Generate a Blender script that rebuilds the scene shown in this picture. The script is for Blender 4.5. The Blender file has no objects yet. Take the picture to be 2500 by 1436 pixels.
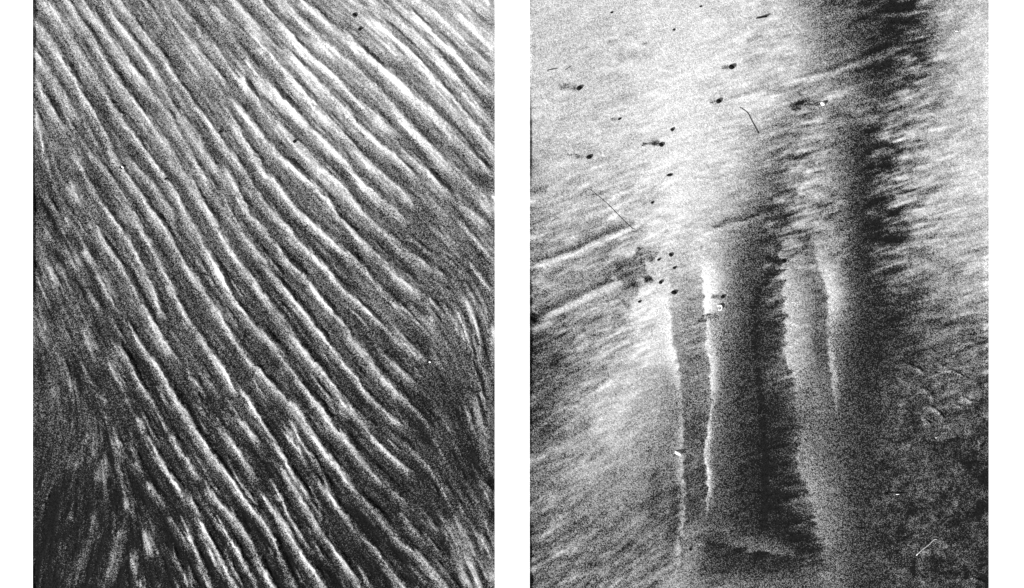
import bpy, bmesh, math, random
import numpy as np
from mathutils import Vector

random.seed(7)
rng = np.random.default_rng(7)
C = bpy.context.scene.collection
SC = bpy.context.scene

# ------------------------------------------------------------------ camera, sky, sun, exposure
# one photograph pixel = 1 mm on the ground; the ground plane is z = 0
def W(x, y, z=0.0):
    return Vector(((x - 1250.0) / 1000.0, (718.0 - y) / 1000.0, z))

CAM_H = 3.6
cam = bpy.data.cameras.new('camera')
cam.sensor_width = 36.0
cam.lens = 36.0 * CAM_H / 2.5
cam.clip_start = 0.05
cam.clip_end = 100.0
cam_o = bpy.data.objects.new('camera', cam)
cam_o.location = (0, 0, CAM_H)
C.objects.link(cam_o)
SC.camera = cam_o

SUN_ELEV = math.radians(17.0)
SUN_DIR = Vector((-0.78, -0.63, 0)).normalized()          # horizontal direction towards the sun (world x, y)
world = bpy.data.worlds.new('World')
SC.world = world
world.use_nodes = True
wn = world.node_tree
bg = wn.nodes['Background']
sky = wn.nodes.new('ShaderNodeTexSky')
sky.sky_type = 'NISHITA'
sky.sun_disc = False
sky.sun_elevation = SUN_ELEV
sky.sun_rotation = math.atan2(SUN_DIR.x, SUN_DIR.y)
bw = wn.nodes.new('ShaderNodeRGBToBW')                    # black-and-white photograph: neutral sky light
wn.links.new(sky.outputs[0], bw.inputs[0])
wn.links.new(bw.outputs[0], bg.inputs['Color'])
bg.inputs['Strength'].default_value = 0.05

sun = bpy.data.lights.new('sun', 'SUN')
sun.energy = 5.0
sun.angle = math.radians(0.6)
sun.color = (1.0, 1.0, 1.0)
sun_o = bpy.data.objects.new('sun', sun)
to_sun = Vector((SUN_DIR.x * math.cos(SUN_ELEV), SUN_DIR.y * math.cos(SUN_ELEV), math.sin(SUN_ELEV)))
sun_o.rotation_euler = to_sun.to_track_quat('Z', 'Y').to_euler()
sun_o.location = to_sun * 6
C.objects.link(sun_o)

SC.view_settings.view_transform = 'Standard'
SC.view_settings.look = 'None'
SC.view_settings.gamma = 1.0
SC.view_settings.use_curve_mapping = False
SC.view_settings.exposure = 1.55
SC.cycles.use_denoising = False
SC.cycles.max_bounces = 4
SC.cycles.filter_width = 1.5

# ------------------------------------------------------------------ materials
def new_mat(name):
    m = bpy.data.materials.new(name)
    m.use_nodes = True
    nt = m.node_tree
    b = nt.nodes['Principled BSDF']
    b.inputs['Specular IOR Level'].default_value = 0.03
    return m, nt, b

def grey(v):
    return (v, v, v, 1.0)

GRAIN_SOFT = 0.85                                         # how gradually grains turn from dark mineral to quartz
def sand_material():
    m, nt, b = new_mat('mixed_quartz_and_dark_mineral_sand')
    N, L = nt.nodes, nt.links
    tc = N.new('ShaderNodeTexCoord')
    at = N.new('ShaderNodeAttribute'); at.attribute_name = 'quartz'  # share of quartz; some ridge shading is painted into it too
    def grains(scale):
        v = N.new('ShaderNodeTexVoronoi'); v.voronoi_dimensions = '2D'
        v.inputs['Scale'].default_value = scale
        L.new(tc.outputs['Object'], v.inputs['Vector'])
        s = N.new('ShaderNodeSeparateColor')
        L.new(v.outputs['Color'], s.inputs[0])
        return s
    g1 = grains(1000.0 / 1.6)
    # a grain is quartz when its random number lies under the local share of quartz
    sub = N.new('ShaderNodeMath'); sub.operation = 'SUBTRACT'
    L.new(at.outputs['Fac'], sub.inputs[0]); L.new(g1.outputs[0], sub.inputs[1])
    mr = N.new('ShaderNodeMapRange'); mr.interpolation_type = 'LINEAR'
    mr.inputs['From Min'].default_value = -GRAIN_SOFT; mr.inputs['From Max'].default_value = GRAIN_SOFT
    L.new(sub.outputs[0], mr.inputs['Value'])
    # brightness differs a little from grain to grain
    lv = N.new('ShaderNodeMapRange')
    lv.inputs['To Min'].default_value = 0.50; lv.inputs['To Max'].default_value = 0.78
    L.new(g1.outputs[1], lv.inputs['Value'])
    dv = N.new('ShaderNodeMapRange')
    dv.inputs['To Min'].default_value = 0.003; dv.inputs['To Max'].default_value = 0.015
    L.new(g1.outputs[2], dv.inputs['Value'])
    mx = N.new('ShaderNodeMix'); mx.data_type = 'FLOAT'
    L.new(mr.outputs[0], mx.inputs['Factor'])
    L.new(dv.outputs[0], mx.inputs['A']); L.new(lv.outputs[0], mx.inputs['B'])
    cc = N.new('ShaderNodeCombineColor')
    for i in range(3):
        L.new(mx.outputs[0], cc.inputs[i])
    L.new(cc.outputs[0], b.inputs['Base Color'])
    b.inputs['Roughness'].default_value = 0.9
    return m

def plain_mat(name, lo, hi, scale, rough):
    m, nt, b = new_mat(name)
    N, L = nt.nodes, nt.links
    tc = N.new('ShaderNodeTexCoord')
    n = N.new('ShaderNodeTexNoise'); n.inputs['Scale'].default_value = scale; n.inputs['Detail'].default_value = 4
    L.new(tc.outputs['Object'], n.inputs['Vector'])
    r = N.new('ShaderNodeValToRGB')
    r.color_ramp.elements[0].position = 0.35; r.color_ramp.elements[0].color = grey(lo)
    r.color_ramp.elements[1].position = 0.65; r.color_ramp.elements[1].color = grey(hi)
    L.new(n.outputs['Fac'], r.inputs[0]); L.new(r.outputs[0], b.inputs['Base Color'])
    b.inputs['Roughness'].default_value = rough
    return m

M_SAND = sand_material()
M_WHITE = plain_mat('matt_white_board', 0.84, 0.88, 3.0, 0.8)
M_DARK = plain_mat('dark_stone', 0.004, 0.016, 300.0, 0.75)
M_PALE = plain_mat('pale_shell', 0.7, 0.85, 260.0, 0.6)
M_STICK = plain_mat('bleached_stick', 0.4, 0.62, 200.0, 0.8)
M_FIBRE = plain_mat('dark_root_fibre', 0.01, 0.03, 200.0, 0.8)

# ------------------------------------------------------------------ numeric helpers
def gblur(a, s):
    ny, nx = a.shape
    p = int(s * 3) + 2
    a = np.pad(a, p, mode='reflect') if p < min(ny, nx) else np.pad(a, p, mode='edge')
    fy = np.fft.fftfreq(a.shape[0])[:, None]; fx = np.fft.rfftfreq(a.shape[1])[None, :]
    k = np.exp(-2 * (math.pi * s) ** 2 * (fx * fx + fy * fy))
    r = np.fft.irfft2(np.fft.rfft2(a) * k, a.shape)
    return r[p:p + ny, p:p + nx]

def noise(shape, s):
    n = gblur(rng.standard_normal(shape), s)
    return n / n.std()

def sample(a, yy, xx):
    ny, nx = a.shape
    x = np.clip(xx, 0, nx - 1.001); y = np.clip(yy, 0, ny - 1.001)
    xi = x.astype(np.int32); yi = y.astype(np.int32)
    fx = x - xi; fy = y - yi
    return (a[yi, xi] * (1 - fx) + a[yi, xi + 1] * fx) * (1 - fy) + (a[yi + 1, xi] * (1 - fx) + a[yi + 1, xi + 1] * fx) * fy

def streaks(dx, dy, length, s):
    """noise drawn out along the direction field (dx, dy)"""
    n = noise(dx.shape, s)
    gy, gx = np.mgrid[0:dx.shape[0], 0:dx.shape[1]].astype(np.float64)
    acc = n.copy()
    for sgn in (1, -1):
        x, y = gx.copy(), gy.copy()
        for k in range(int(length / 2)):
            x += sgn * sample(dx, y, x) * 2; y += sgn * sample(dy, y, x) * 2
            acc += sample(n, y, x)
    return acc / acc.std()

def spline(pts, step=4.0):
    p = [np.array(q, float) for q in pts]
    if len(p) == 2:
        p = [p[0], (p[0] + p[1]) / 2, p[1]]
    q = [2 * p[0] - p[1]] + p + [2 * p[-1] - p[-2]]
    out = []
    for i in range(1, len(q) - 2):
        a, b, c, d = q[i - 1], q[i], q[i + 1], q[i + 2]
        n = max(2, int(np.linalg.norm(c - b) / step))
        for k in range(n):
            t = k / n
            out.append(0.5 * (2 * b + (c - a) * t + (2 * a - 5 * b + 4 * c - d) * t * t + (3 * b - a - 3 * c + d) * t ** 3))
    out.append(p[-1])
    out = np.array(out)
    n = 8                                                 # even out small kinks, ends kept
    if len(out) > 2 * n + 2:
        k = np.hanning(2 * n + 3)[1:-1]; k /= k.sum()
        ext = np.concatenate([2 * out[0] - out[n:0:-1], out, 2 * out[-1] - out[-2:-n - 2:-1]])
        out = np.stack([np.convolve(ext[:, c], k, 'valid') for c in (0, 1)], -1)
    return out

def smooth(t):
    t = np.clip(t, 0, 1)
    return t * t * (3 - 2 * t)

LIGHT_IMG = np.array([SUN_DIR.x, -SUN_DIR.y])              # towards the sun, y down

CREST = 0.57

class Field:
    def __init__(self, x0, x1, y0, y1, step):
        self.nx = int(round((x1 - x0) / step)) + 1
        self.ny = int(round((y1 - y0) / step)) + 1
        self.x = np.linspace(x0, x1, self.nx); self.y = np.linspace(y0, y1, self.ny)
        self.sx = self.x[1] - self.x[0]; self.sy = self.y[1] - self.y[0]
        self.X, self.Y = np.meshgrid(self.x, self.y)
        self.h = np.zeros((self.ny, self.nx))
        self.ids = np.full((self.ny, self.nx), -1, np.int32)
        self.best = np.full((self.ny, self.nx), 0.0)
        self.WX = self.X.copy(); self.WY = self.Y.copy()   # gently wobbled coordinates, for ragged crests
        self.q = np.zeros((self.ny, self.nx))              # pale quartz of the crests, lit-flank shading painted in with it
        self.n = 0

    def near(self, pts, reach):
        """signed distance (positive away from the sun), arc position, window"""
        P = spline(pts)
        i0 = max(0, int((P[:, 0].min() - reach - self.x[0]) / self.sx)); i1 = min(self.nx, int((P[:, 0].max() + reach - self.x[0]) / self.sx) + 2)
        j0 = max(0, int((P[:, 1].min() - reach - self.y[0]) / self.sy)); j1 = min(self.ny, int((P[:, 1].max() + reach - self.y[0]) / self.sy) + 2)
        if i1 <= i0 or j1 <= j0:
            return None
        sl = (slice(j0, j1), slice(i0, i1))
        X, Y = self.WX[sl], self.WY[sl]
        d2 = np.full(X.shape, 1e12); u = np.zeros(X.shape); t = np.zeros(X.shape)
        seg = P[1:] - P[:-1]; ln = np.linalg.norm(seg, axis=1); arc = np.concatenate([[0], np.cumsum(ln)])
        chord = P[-1] - P[0]
        nrm = np.array([-chord[1], chord[0]])
        sign = 1.0 if nrm @ LIGHT_IMG < 0 else -1.0
        for k in range(len(seg)):
            if ln[k] < 1e-6:
                continue
            a0 = max(0, int((min(P[k, 0], P[k + 1, 0]) - reach - self.x[0]) / self.sx) - i0); a1 = int((max(P[k, 0], P[k + 1, 0]) + reach - self.x[0]) / self.sx) + 2 - i0
            b0 = max(0, int((min(P[k, 1], P[k + 1, 1]) - reach - self.y[0]) / self.sy) - j0); b1 = int((max(P[k, 1], P[k + 1, 1]) + reach - self.y[0]) / self.sy) + 2 - j0
            if a1 <= 0 or b1 <= 0:
                continue
            w = (slice(b0, b1), slice(a0, a1))
            xs, ys = X[w] - P[k, 0], Y[w] - P[k, 1]
            tx, ty = seg[k] / ln[k]
            al = np.clip(xs * tx + ys * ty, 0, ln[k])
            ex, ey = xs - al * tx, ys - al * ty
            dd = ex * ex + ey * ey
            m = dd < d2[w]
            cr = (-ty * xs + tx * ys) * sign
            d2[w] = np.where(m, dd, d2[w]); u[w] = np.where(m, np.sign(cr) * np.sqrt(dd), u[w]); t[w] = np.where(m, arc[k] + al, t[w])
        return sl, u, t, arc[-1], d2 < reach * reach

    def crest(self, pts, w=28, lee=9, H=6.0, taper=45, ta=True, tb=True, part=True, qpow=1.15):
        r = self.near(pts, max(w, lee * 3) + 4)
        if r is None:
            return
        sl, u, t, L, ok = r
        tp = min(taper, L * 0.45)
        e = np.ones_like(u)
        if ta: e = e * smooth((t + 4) / tp)
        if tb: e = e * smooth((L - t + 4) / tp)
        ph = self.n * 1.7
        e = e * (0.84 + 0.11 * np.sin(t / 61.0 + ph) + 0.09 * np.sin(t / 23.0 + ph * 3))
        ww = w * (0.9 + 0.2 * np.sin(t / 97.0 + ph * 2))
        lee = lee * (1.0 + 0.3 * np.sin(t / 71.0 + ph * 5) + 0.22 * np.sin(t / 29.0 + ph))
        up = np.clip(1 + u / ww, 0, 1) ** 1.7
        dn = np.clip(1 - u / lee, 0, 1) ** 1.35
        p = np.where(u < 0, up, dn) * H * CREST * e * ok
        qm = np.where(u < 0, np.clip(1 + u / ww, 0, 1) ** qpow, 1 - smooth(u / 5.5)) * np.clip(e * min(1.0, H / 5.5), 0, 1) * ok  # colour mask: pale on the sunward flank, dark just past the crest
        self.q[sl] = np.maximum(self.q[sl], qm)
        sub = self.h[sl]
        self.h[sl] = np.maximum(sub, p)
        if part:
            q = (p > 0.22 * H * CREST) & (p >= self.best[sl])
            self.ids[sl] = np.where(q, self.n, self.ids[sl])
            self.best[sl] = np.where(q, p, self.best[sl])
            self.n += 1

    def bank(self, pts, w, H, back, taper=60, part=True):
        """ground that rises away from the sun from a sharp foot, then sinks slowly"""
        r = self.near(pts, w + back)
        if r is None:
            return
        sl, u, t, L, ok = r
        tp = min(taper, L * 0.45)
        e = smooth((t + 4) / tp) * smooth((L - t + 4) / tp)
        rise = 1 - (1 - np.clip(u / w, 0, 1)) ** 2
        fall = 1 - smooth((u - w) / back)
        p = np.where(u > 0, rise * fall, 0) * 0.5 * H * e * ok
        self.h[sl] += p
        if part:
            q = (u > 0) & (u < w * 1.3) & ok & (e > 0.1)
            self.ids[sl] = np.where(q, self.n, self.ids[sl])
            self.n += 1

    def band(self, pts, half, soft, taper=20):
        """0..1 mask along a line"""
        m = np.zeros((self.ny, self.nx))
        r = self.near(pts, half + soft)
        if r is None:
            return m
        sl, u, t, L, ok = r
        e = smooth((t + 2) / taper) * smooth((L - t + 2) / taper)
        m[sl] = (1 - smooth((np.abs(u) - half) / soft)) * e * ok
        return m

    def edge(self, T, pts, side, width, val, feather=0.0, fn=None):
        r = self.near(pts, width)
        if r is None:
            return T
        sl, u, t, L, ok = r
        v = u * side
        if feather: v = v + feather * fn[sl]
        tp = smooth((t + 2) / min(170, L * .42)) * smooth((L - t + 2) / min(170, L * .42))
        m = tp * smooth((v + 1.5 + feather * .3) / (3.0 + feather * .6)) * (1 - smooth(v / (width * np.maximum(tp, .12)))) * ok * 1.0
        T = T.copy(); sub = T[sl]
        T[sl] = sub + np.maximum(val - sub, 0) * m
        return T

    def grid_tone(self, gx, gy, T, blur=14):
        T = np.array(T)
        tx = np.interp(self.x, gx, np.arange(len(gx))); ty = np.interp(self.y, gy, np.arange(len(gy)))
        XX, YY = np.meshgrid(tx, ty)
        return gblur(sample(T, YY, XX), blur)

    def build(self, name, part_names, quartz, skirt=0.012):
        # level with the board along the border
        f = smooth(np.minimum(np.minimum(self.X - self.x[0], self.x[-1] - self.X), np.minimum(self.Y - self.y[0], self.y[-1] - self.Y)) / 6.0) * smooth((self.x[-1] - self.X + 1) / 16.0)
        Z = (self.h * f) / 1000.0
        co = np.stack([(self.X - 1250) / 1000, (718 - self.Y) / 1000, Z], -1).reshape(-1, 3)
        gy, gx = np.gradient(Z, self.sy / 1000, self.sx / 1000)
        nr = np.stack([-gx, gy, np.ones_like(gx)], -1).reshape(-1, 3)
        nr /= np.linalg.norm(nr, axis=1)[:, None]
        q = quartz.reshape(-1)
        idx = np.arange(self.nx * self.ny).reshape(self.ny, self.nx)
        F = np.stack([idx[1:, :-1], idx[1:, 1:], idx[:-1, 1:], idx[:-1, :-1]], -1).reshape(-1, 4)
        fid = self.ids[:-1, :-1].reshape(-1)
        def mesh(nm, sel, parent=None):
            fs = F[sel]
            vs, inv = np.unique(fs, return_inverse=True)
            me = bpy.data.meshes.new(nm)
            v = co[vs]; n_ = nr[vs]; qq = q[vs]; fi = inv.reshape(-1, 4)
            me.vertices.add(len(v)); me.vertices.foreach_set('co', v.astype(np.float32).ravel())
            me.loops.add(fi.size); me.loops.foreach_set('vertex_index', fi.astype(np.int32).ravel())
            me.polygons.add(len(fi)); me.polygons.foreach_set('loop_start', np.arange(0, fi.size, 4, dtype=np.int32))
            me.update(calc_edges=True)
            me.polygons.foreach_set('use_smooth', np.ones(len(fi), dtype=bool))
            a = me.attributes.new('quartz', 'FLOAT', 'POINT'); a.data.foreach_set('value', qq.astype(np.float32))
            me.normals_split_custom_set_from_vertices(n_.astype(np.float32))
            me.materials.append(M_SAND)
            o = bpy.data.objects.new(nm, me); C.objects.link(o)
            if parent: o.parent = parent
            return o
        order = np.argsort(fid, kind='stable'); sf = fid[order]
        used = np.unique(sf)
        root = None
        for i in used:
            a, b = np.searchsorted(sf, i), np.searchsorted(sf, i, side='right')
            sel = order[a:b]
            if i < 0:
                root = mesh(name, sel)
            else:
                mesh(part_names(i), sel, root)
        return root

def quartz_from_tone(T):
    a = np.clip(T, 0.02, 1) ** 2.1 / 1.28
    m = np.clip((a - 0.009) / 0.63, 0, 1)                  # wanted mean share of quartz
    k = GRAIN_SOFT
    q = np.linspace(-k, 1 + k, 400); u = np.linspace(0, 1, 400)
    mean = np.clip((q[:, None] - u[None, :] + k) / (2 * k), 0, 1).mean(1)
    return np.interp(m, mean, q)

# ------------------------------------------------------------------ white board round the two beds of sand
def board():
    xs = [-3000, 80, 1208, 1293, 2414, 5500]
    ys = [-1600, -60, 1496, 3000]
    bm = bmesh.new()
    top = {}
    for j, y in enumerate(ys):
        for i, x in enumerate(xs):
            top[i, j] = bm.verts.new(W(x, y, 0.0))
    holes = {(1, 1), (3, 1)}
    faces = []
    for j in range(3):
        for i in range(5):
            if (i, j) not in holes:
                faces.append(bm.faces.new((top[i, j + 1], top[i + 1, j + 1], top[i + 1, j], top[i, j])))
    r = bmesh.ops.extrude_face_region(bm, geom=faces)
    for v in [g for g in r['geom'] if isinstance(g, bmesh.types.BMVert)]:
        v.co.z = -0.02
    bmesh.ops.recalc_face_normals(bm, faces=bm.faces)
    me = bpy.data.meshes.new('white_board'); bm.to_mesh(me); bm.free()
    me.materials.append(M_WHITE)
    o = bpy.data.objects.new('white_board', me); C.objects.link(o)
    o['kind'] = 'structure'
    o['label'] = 'plain matt white board around and between the two rectangles of sand'
board()

# ------------------------------------------------------------------ rippled sand (crest lines, photograph pixels)
RIP = [
 # long ridges
 ([(98,-30),(113,0),(136,33),(164,72),(203,136),(225,173),(258,220),(286,265),(308,301),(342,348),(378,395),(395,422),(414,453),(440,489),(460,531),(482,565),(498,595),(518,626),(537,656),(557,695),(579,739),(607,775),(635,809),(663,834),(691,878),(719,912),(744,942),(769,973),(797,1009),(816,1042),(849,1072),(877,1111),(905,1145),(933,1175),(966,1203),(991,1228),(1008,1248)], 30, 6.4),
 ([(148,-30),(166,0),(203,56),(219,81),(253,134),(286,189),(311,223),(347,267),(375,304),(409,351),(439,398),(468,442),(496,489),(518,525),(537,562),(563,601),(585,634),(607,665),(629,695),(652,731),(677,761),(705,797),(732,839),(760,873),(791,906),(819,940),(832,973),(860,1001),(888,1034),(910,1067),(938,1094),(966,1122),(994,1145),(1022,1170)], 32, 6.2),
 ([(190,-30),(207,0),(236,42),(264,78),(300,128),(331,173),(359,206),(381,234),(400,258),(428,301),(450,348),(478,390),(498,420),(512,445),(532,481)], 34, 6.0),
 ([(240,-30),(258,0),(281,36),(303,67),(331,103),(359,142),(392,192),(417,242),(439,279),(464,312),(480,334),(501,368),(512,383),(535,411),(546,434)], 34, 5.4),
 ([(276,-30),(294,0),(331,47),(359,84),(381,111),(409,150),(431,189),(456,220),(480,259),(498,284),(518,309),(537,331),(557,359),(574,383),(596,420),(618,450),(641,484),(663,506),(680,528),(702,551),(721,581),(746,609),(774,629),(802,659),(832,700),(860,725),(896,756),(927,784),(955,811),(988,839),(1016,862),(1050,884)], 28, 6.0),
 ([(330,-30),(350,0),(381,39),(409,81),(431,114),(450,142),(480,173),(500,205)], 30, 4.2),
 ([(385,-30),(400,5),(420,42),(450,75),(480,111),(498,140),(521,165),(543,192),(563,217)], 26, 3.8),
 ([(410,-30),(428,0),(450,25),(480,56),(490,70),(518,106),(551,142),(565,162)], 26, 3.6),
 ([(490,-30),(510,0),(535,25),(551,47),(580,70)], 26, 4.2),
 ([(550,-30),(571,0),(596,25),(621,56),(652,92),(677,117)], 28, 4.2),
 ([(610,-30),(635,0),(668,36),(691,61),(713,86),(741,117),(774,150),(810,178),(838,206),(866,234),(894,259),(921,281),(938,300),(968,330)], 34, 5.4),
 ([(670,-30),(696,0),(730,36),(760,70),(797,106),(835,136),(866,162),(894,189),(921,214),(944,240),(966,262),(988,287),(1016,320),(1050,354),(1083,386),(1111,414),(1144,445),(1172,470),(1208,506),(1230,528)], 34, 5.6),
 ([(715,-25),(741,3),(769,20),(794,42),(810,58),(843,78),(866,103),(891,125),(916,148),(944,170),(972,192),(991,209),(1016,237),(1041,259),(1066,281),(1091,306),(1116,334),(1144,362),(1167,386),(1186,406),(1208,431),(1230,453)], 32, 5.6),
 ([(693,109),(721,139),(741,162),(769,189),(802,226),(838,259),(863,290),(888,315),(916,340),(938,359),(960,376),(983,395),(1005,417),(1022,445)], 34, 6.2),
 ([(618,97),(652,125),(691,167),(719,198),(741,226),(774,259),(810,295),(835,318),(860,350),(888,378),(921,411),(949,439),(977,461),(1002,484),(1022,509)], 32, 6.4),
 ([(599,134),(624,164),(652,200),(680,228),(707,259),(741,292),(769,320),(797,345),(827,378),(855,406),(880,436),(905,461),(933,489),(960,512),(983,528),(1005,548)], 32, 6.4),
 ([(588,164),(607,212),(635,248),(660,276),(682,301),(699,318),(724,340),(755,370),(791,411),(816,434),(832,448),(860,481),(888,512),(921,545),(949,570),(974,592),(1005,617),(1033,637),(1061,662)], 38, 6.8),
 ([(574,240),(607,281),(629,315),(657,351),(680,375),(707,403),(735,425),(760,448),(788,475),(813,506),(838,537),(871,570),(902,601),(935,631),(966,665),(988,687),(1016,709),(1041,732)], 30, 6.6),
 ([(543,251),(565,287),(585,312),(602,350),(629,386),(652,420),(677,450),(705,484),(732,517),(760,545),(791,570),(815,592),(841,612),(871,640),(894,665),(921,695),(955,728),(983,753),(1008,770)], 28, 6.2),
 ([(557,405),(574,445),(596,489),(613,523),(635,551),(660,581),(685,617),(707,642),(735,670),(763,698),(791,736),(816,764),(832,784),(860,820),(888,856),(916,892),(944,926),(972,956),(1005,987),(1027,1012),(1055,1051),(1063,1065)], 27, 6.4),
 ([(543,470),(563,517),(588,559),(613,595),(638,623),(657,651),(682,684),(696,701),(721,736),(749,770),(780,809),(810,848),(838,884),(866,917),(894,956),(921,984),(949,1009),(977,1034),(1002,1045)], 27, 6.4),
 ([(60,30),(82,50),(108,67),(136,117),(152,142),(178,181),(192,212),(214,254),(233,281),(250,312),(261,328),(275,362),(294,406),(314,431),(345,473),(370,509),(395,542),(417,578),(440,618),(468,665),(490,698),(512,733),(537,772),(565,811),(590,850),(618,884),(646,912),(668,940),(696,970),(719,990),(741,1023),(769,1060),(791,1098),(813,1122),(838,1153),(866,1195),(899,1228),(930,1259),(955,1295),(988,1328),(1022,1354),(1050,1381),(1072,1409),(1091,1432),(1120,1470)], 30, 6.4),
 ([(60,84),(80,111),(105,148),(133,189),(147,217),(169,251),(180,276),(194,304)], 30, 5.6),
 ([(80,184),(100,212),(116,242),(130,267),(141,290),(155,301),(175,334)], 28, 5.4),
 ([(214,350),(236,381),(258,414),(286,453),(311,492),(331,523),(347,548),(364,584),(381,615),(392,645),(411,676),(428,712),(440,738),(462,778),(490,814),(515,853),(540,892),(563,923),(576,951),(574,970)], 32, 6.8),
 ([(177,381),(200,408),(216,434),(233,470),(253,500),(269,520),(283,542),(306,573),(322,598),(342,634),(350,656),(364,684),(381,715),(392,752),(411,786)], 30, 6.0),
 ([(303,378),(331,400),(350,420),(370,447),(392,473),(409,500),(425,531),(425,562)], 24, 4.8),
 ([(214,528),(230,550),(253,578),(275,620),(297,648),(317,684),(331,712),(359,764),(381,792),(403,831),(423,864),(445,889)], 28, 6.2),
 ([(219,708),(239,736),(250,764)], 24, 5.0),
 ([(303,770),(322,803),(342,836),(364,870),(384,901),(406,928),(423,956),(442,987),(465,1020),(490,1065),(518,1108),(546,1145),(574,1178),(596,1217),(621,1248),(646,1278),(663,1303),(682,1342),(699,1384),(719,1426),(735,1470)], 28, 6.8),
 ([(281,823),(300,856),(320,884),(331,914),(353,951),(372,979),(389,1006),(403,1037),(428,1072),(445,1108),(470,1142),(485,1175)], 26, 6.2),
 ([(253,870),(269,895),(286,923),(303,956),(314,984),(318,1006)], 22, 5.8),
 ([(331,1012),(347,1034),(364,1059),(365,1082)], 24, 5.6),
 ([(239,950),(258,980),(256,1000)], 18, 4.2),
 # upper right
 ([(913,31),(935,61),(960,84),(988,111),(1011,134),(1033,159),(1061,187),(1089,217),(1119,251),(1144,284),(1172,315),(1194,343),(1208,362),(1228,392)], 28, 6.0),
 ([(885,-18),(910,0),(935,17),(966,39),(999,64),(1019,81),(1047,109),(1075,136),(1102,170),(1128,203),(1153,237),(1180,270),(1208,304),(1230,330)], 30, 5.2),
 ([(935,-25),(966,0),(1005,28),(1038,61),(1066,86),(1102,117),(1133,153),(1167,189),(1208,228),(1230,250)], 28, 4.4),
 ([(990,-25),(1022,0),(1061,28),(1102,70),(1139,103),(1169,134),(1208,164),(1230,182)], 28, 3.6),
 ([(1100,20),(1144,56),(1180,86),(1208,111),(1230,130)], 26, 3.2),
 ([(1030,170),(1061,204),(1089,245),(1116,273),(1140,310)], 20, 3.8),
 ([(910,67),(944,92),(972,123),(1000,156)], 24, 4.0),
 ([(977,367),(1005,383),(1033,403),(1055,428),(1077,448),(1102,478),(1119,487)], 30, 5.2),
 # right margin
 ([(1097,514),(1122,539),(1150,570),(1178,603),(1206,637),(1228,665)], 26, 4.8),
 ([(1072,539),(1089,570),(1116,590),(1136,615)], 14, 3.4),
 ([(1141,629),(1167,668),(1208,715),(1228,740)], 26, 4.8),
 ([(1105,475),(1144,506),(1180,539),(1208,570),(1228,590)], 26, 4.2),
 ([(985,562),(1016,592),(1050,617),(1069,640)], 22, 4.2),
 ([(1064,652),(1080,664),(1095,680)], 18, 4.0),
 ([(1125,684),(1144,698),(1146,740),(1153,756),(1169,817),(1180,895)], 22, 4.0),
 ([(1111,745),(1128,781),(1144,825),(1155,878),(1167,923),(1180,967),(1192,1010)], 16, 4.6),
 ([(1139,923),(1161,965),(1175,1020),(1189,1062)], 20, 4.4),
 ([(1044,834),(1069,878),(1089,917)], 18, 4.2),
 ([(1038,764),(1061,784),(1069,811)], 16, 3.6),
 ([(1047,722),(1072,750)], 16, 3.8),
 ([(1144,1086),(1167,1125),(1175,1167),(1208,1206),(1228,1230)], 20, 4.4),
 ([(1185,1036),(1196,1075)], 18, 3.6),
 ([(1195,800),(1204,850),(1215,910)], 14, 4.0),
 ([(1111,1225),(1122,1287),(1139,1342),(1158,1384),(1178,1432),(1190,1470)], 40, 4.6),
 ([(1161,1278),(1183,1317),(1200,1351),(1220,1385)], 18, 4.4),
 ([(905,836),(935,864),(966,892),(994,914),(1022,940)], 24, 4.8),
 # lower middle
 ([(579,928),(602,962),(624,1001),(646,1036),(663,1067),(682,1094),(705,1131),(721,1161),(741,1195),(769,1231)], 24, 6.2),
 ([(515,1004),(537,1038),(565,1072),(588,1106),(607,1139),(621,1161),(632,1192)], 28, 6.2),
 ([(557,1006),(596,1034),(629,1073),(652,1105)], 40, 5.0),
 ([(688,1034),(710,1067),(730,1092),(741,1122),(752,1142)], 20, 5.8),
 ([(473,923),(493,951)], 16, 4.0),
 ([(485,881),(507,923),(524,951)], 22, 4.6),
 ([(693,1001),(719,1040),(741,1086),(769,1122),(788,1153),(799,1186),(818,1228),(832,1245),(860,1278),(885,1312),(916,1340),(944,1379),(977,1418),(995,1440),(1010,1465)], 20, 5.4),
 ([(554,1117),(579,1161),(607,1200),(635,1242)], 16, 5.0),
 ([(674,1122),(699,1156),(719,1189),(741,1223),(766,1256),(780,1289),(799,1317),(820,1343),(838,1362),(860,1401),(882,1432),(900,1465)], 28, 6.4),
 ([(760,1147),(785,1186),(810,1225)], 20, 4.8),
 ([(649,1209),(674,1248),(699,1281),(719,1317),(735,1345),(760,1379),(783,1412),(797,1436),(815,1465)], 30, 6.4),
 ([(652,1159),(674,1192),(696,1237),(719,1281),(746,1326),(774,1362)], 20, 4.6),
 ([(496,1164),(518,1206),(551,1239),(579,1270),(602,1303),(621,1337),(641,1379),(657,1409),(671,1436),(688,1470)], 26, 6.2),
 ([(490,1200),(510,1237),(532,1276),(557,1306),(574,1340),(596,1379),(615,1406),(629,1432),(648,1468)], 24, 6.0),
 ([(490,1267),(507,1301),(526,1340),(546,1373),(560,1404),(576,1434),(592,1468)], 20, 5.6),
 ([(493,1315),(515,1345),(532,1381),(549,1418)], 18, 5.2),
 ([(440,1097),(457,1120),(473,1147),(485,1175)], 22, 5.8),
 ([(440,1195),(457,1214),(465,1237)], 18, 4.8),
 ([(457,1198),(476,1237),(493,1273)], 14, 4.4),
 ([(440,1278),(457,1301),(476,1331),(493,1376),(512,1423),(525,1460)], 24, 5.4),
 ([(663,1301),(671,1337),(668,1376)], 14, 4.4),
 ([(372,1083),(389,1117),(411,1153),(431,1184),(453,1214),(464,1242)], 22, 6.4),
 ([(353,1161),(375,1192),(395,1223),(411,1242)], 26, 6.0),
 ([(420,1264),(437,1292),(453,1315),(462,1337)], 20, 5.8),
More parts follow.
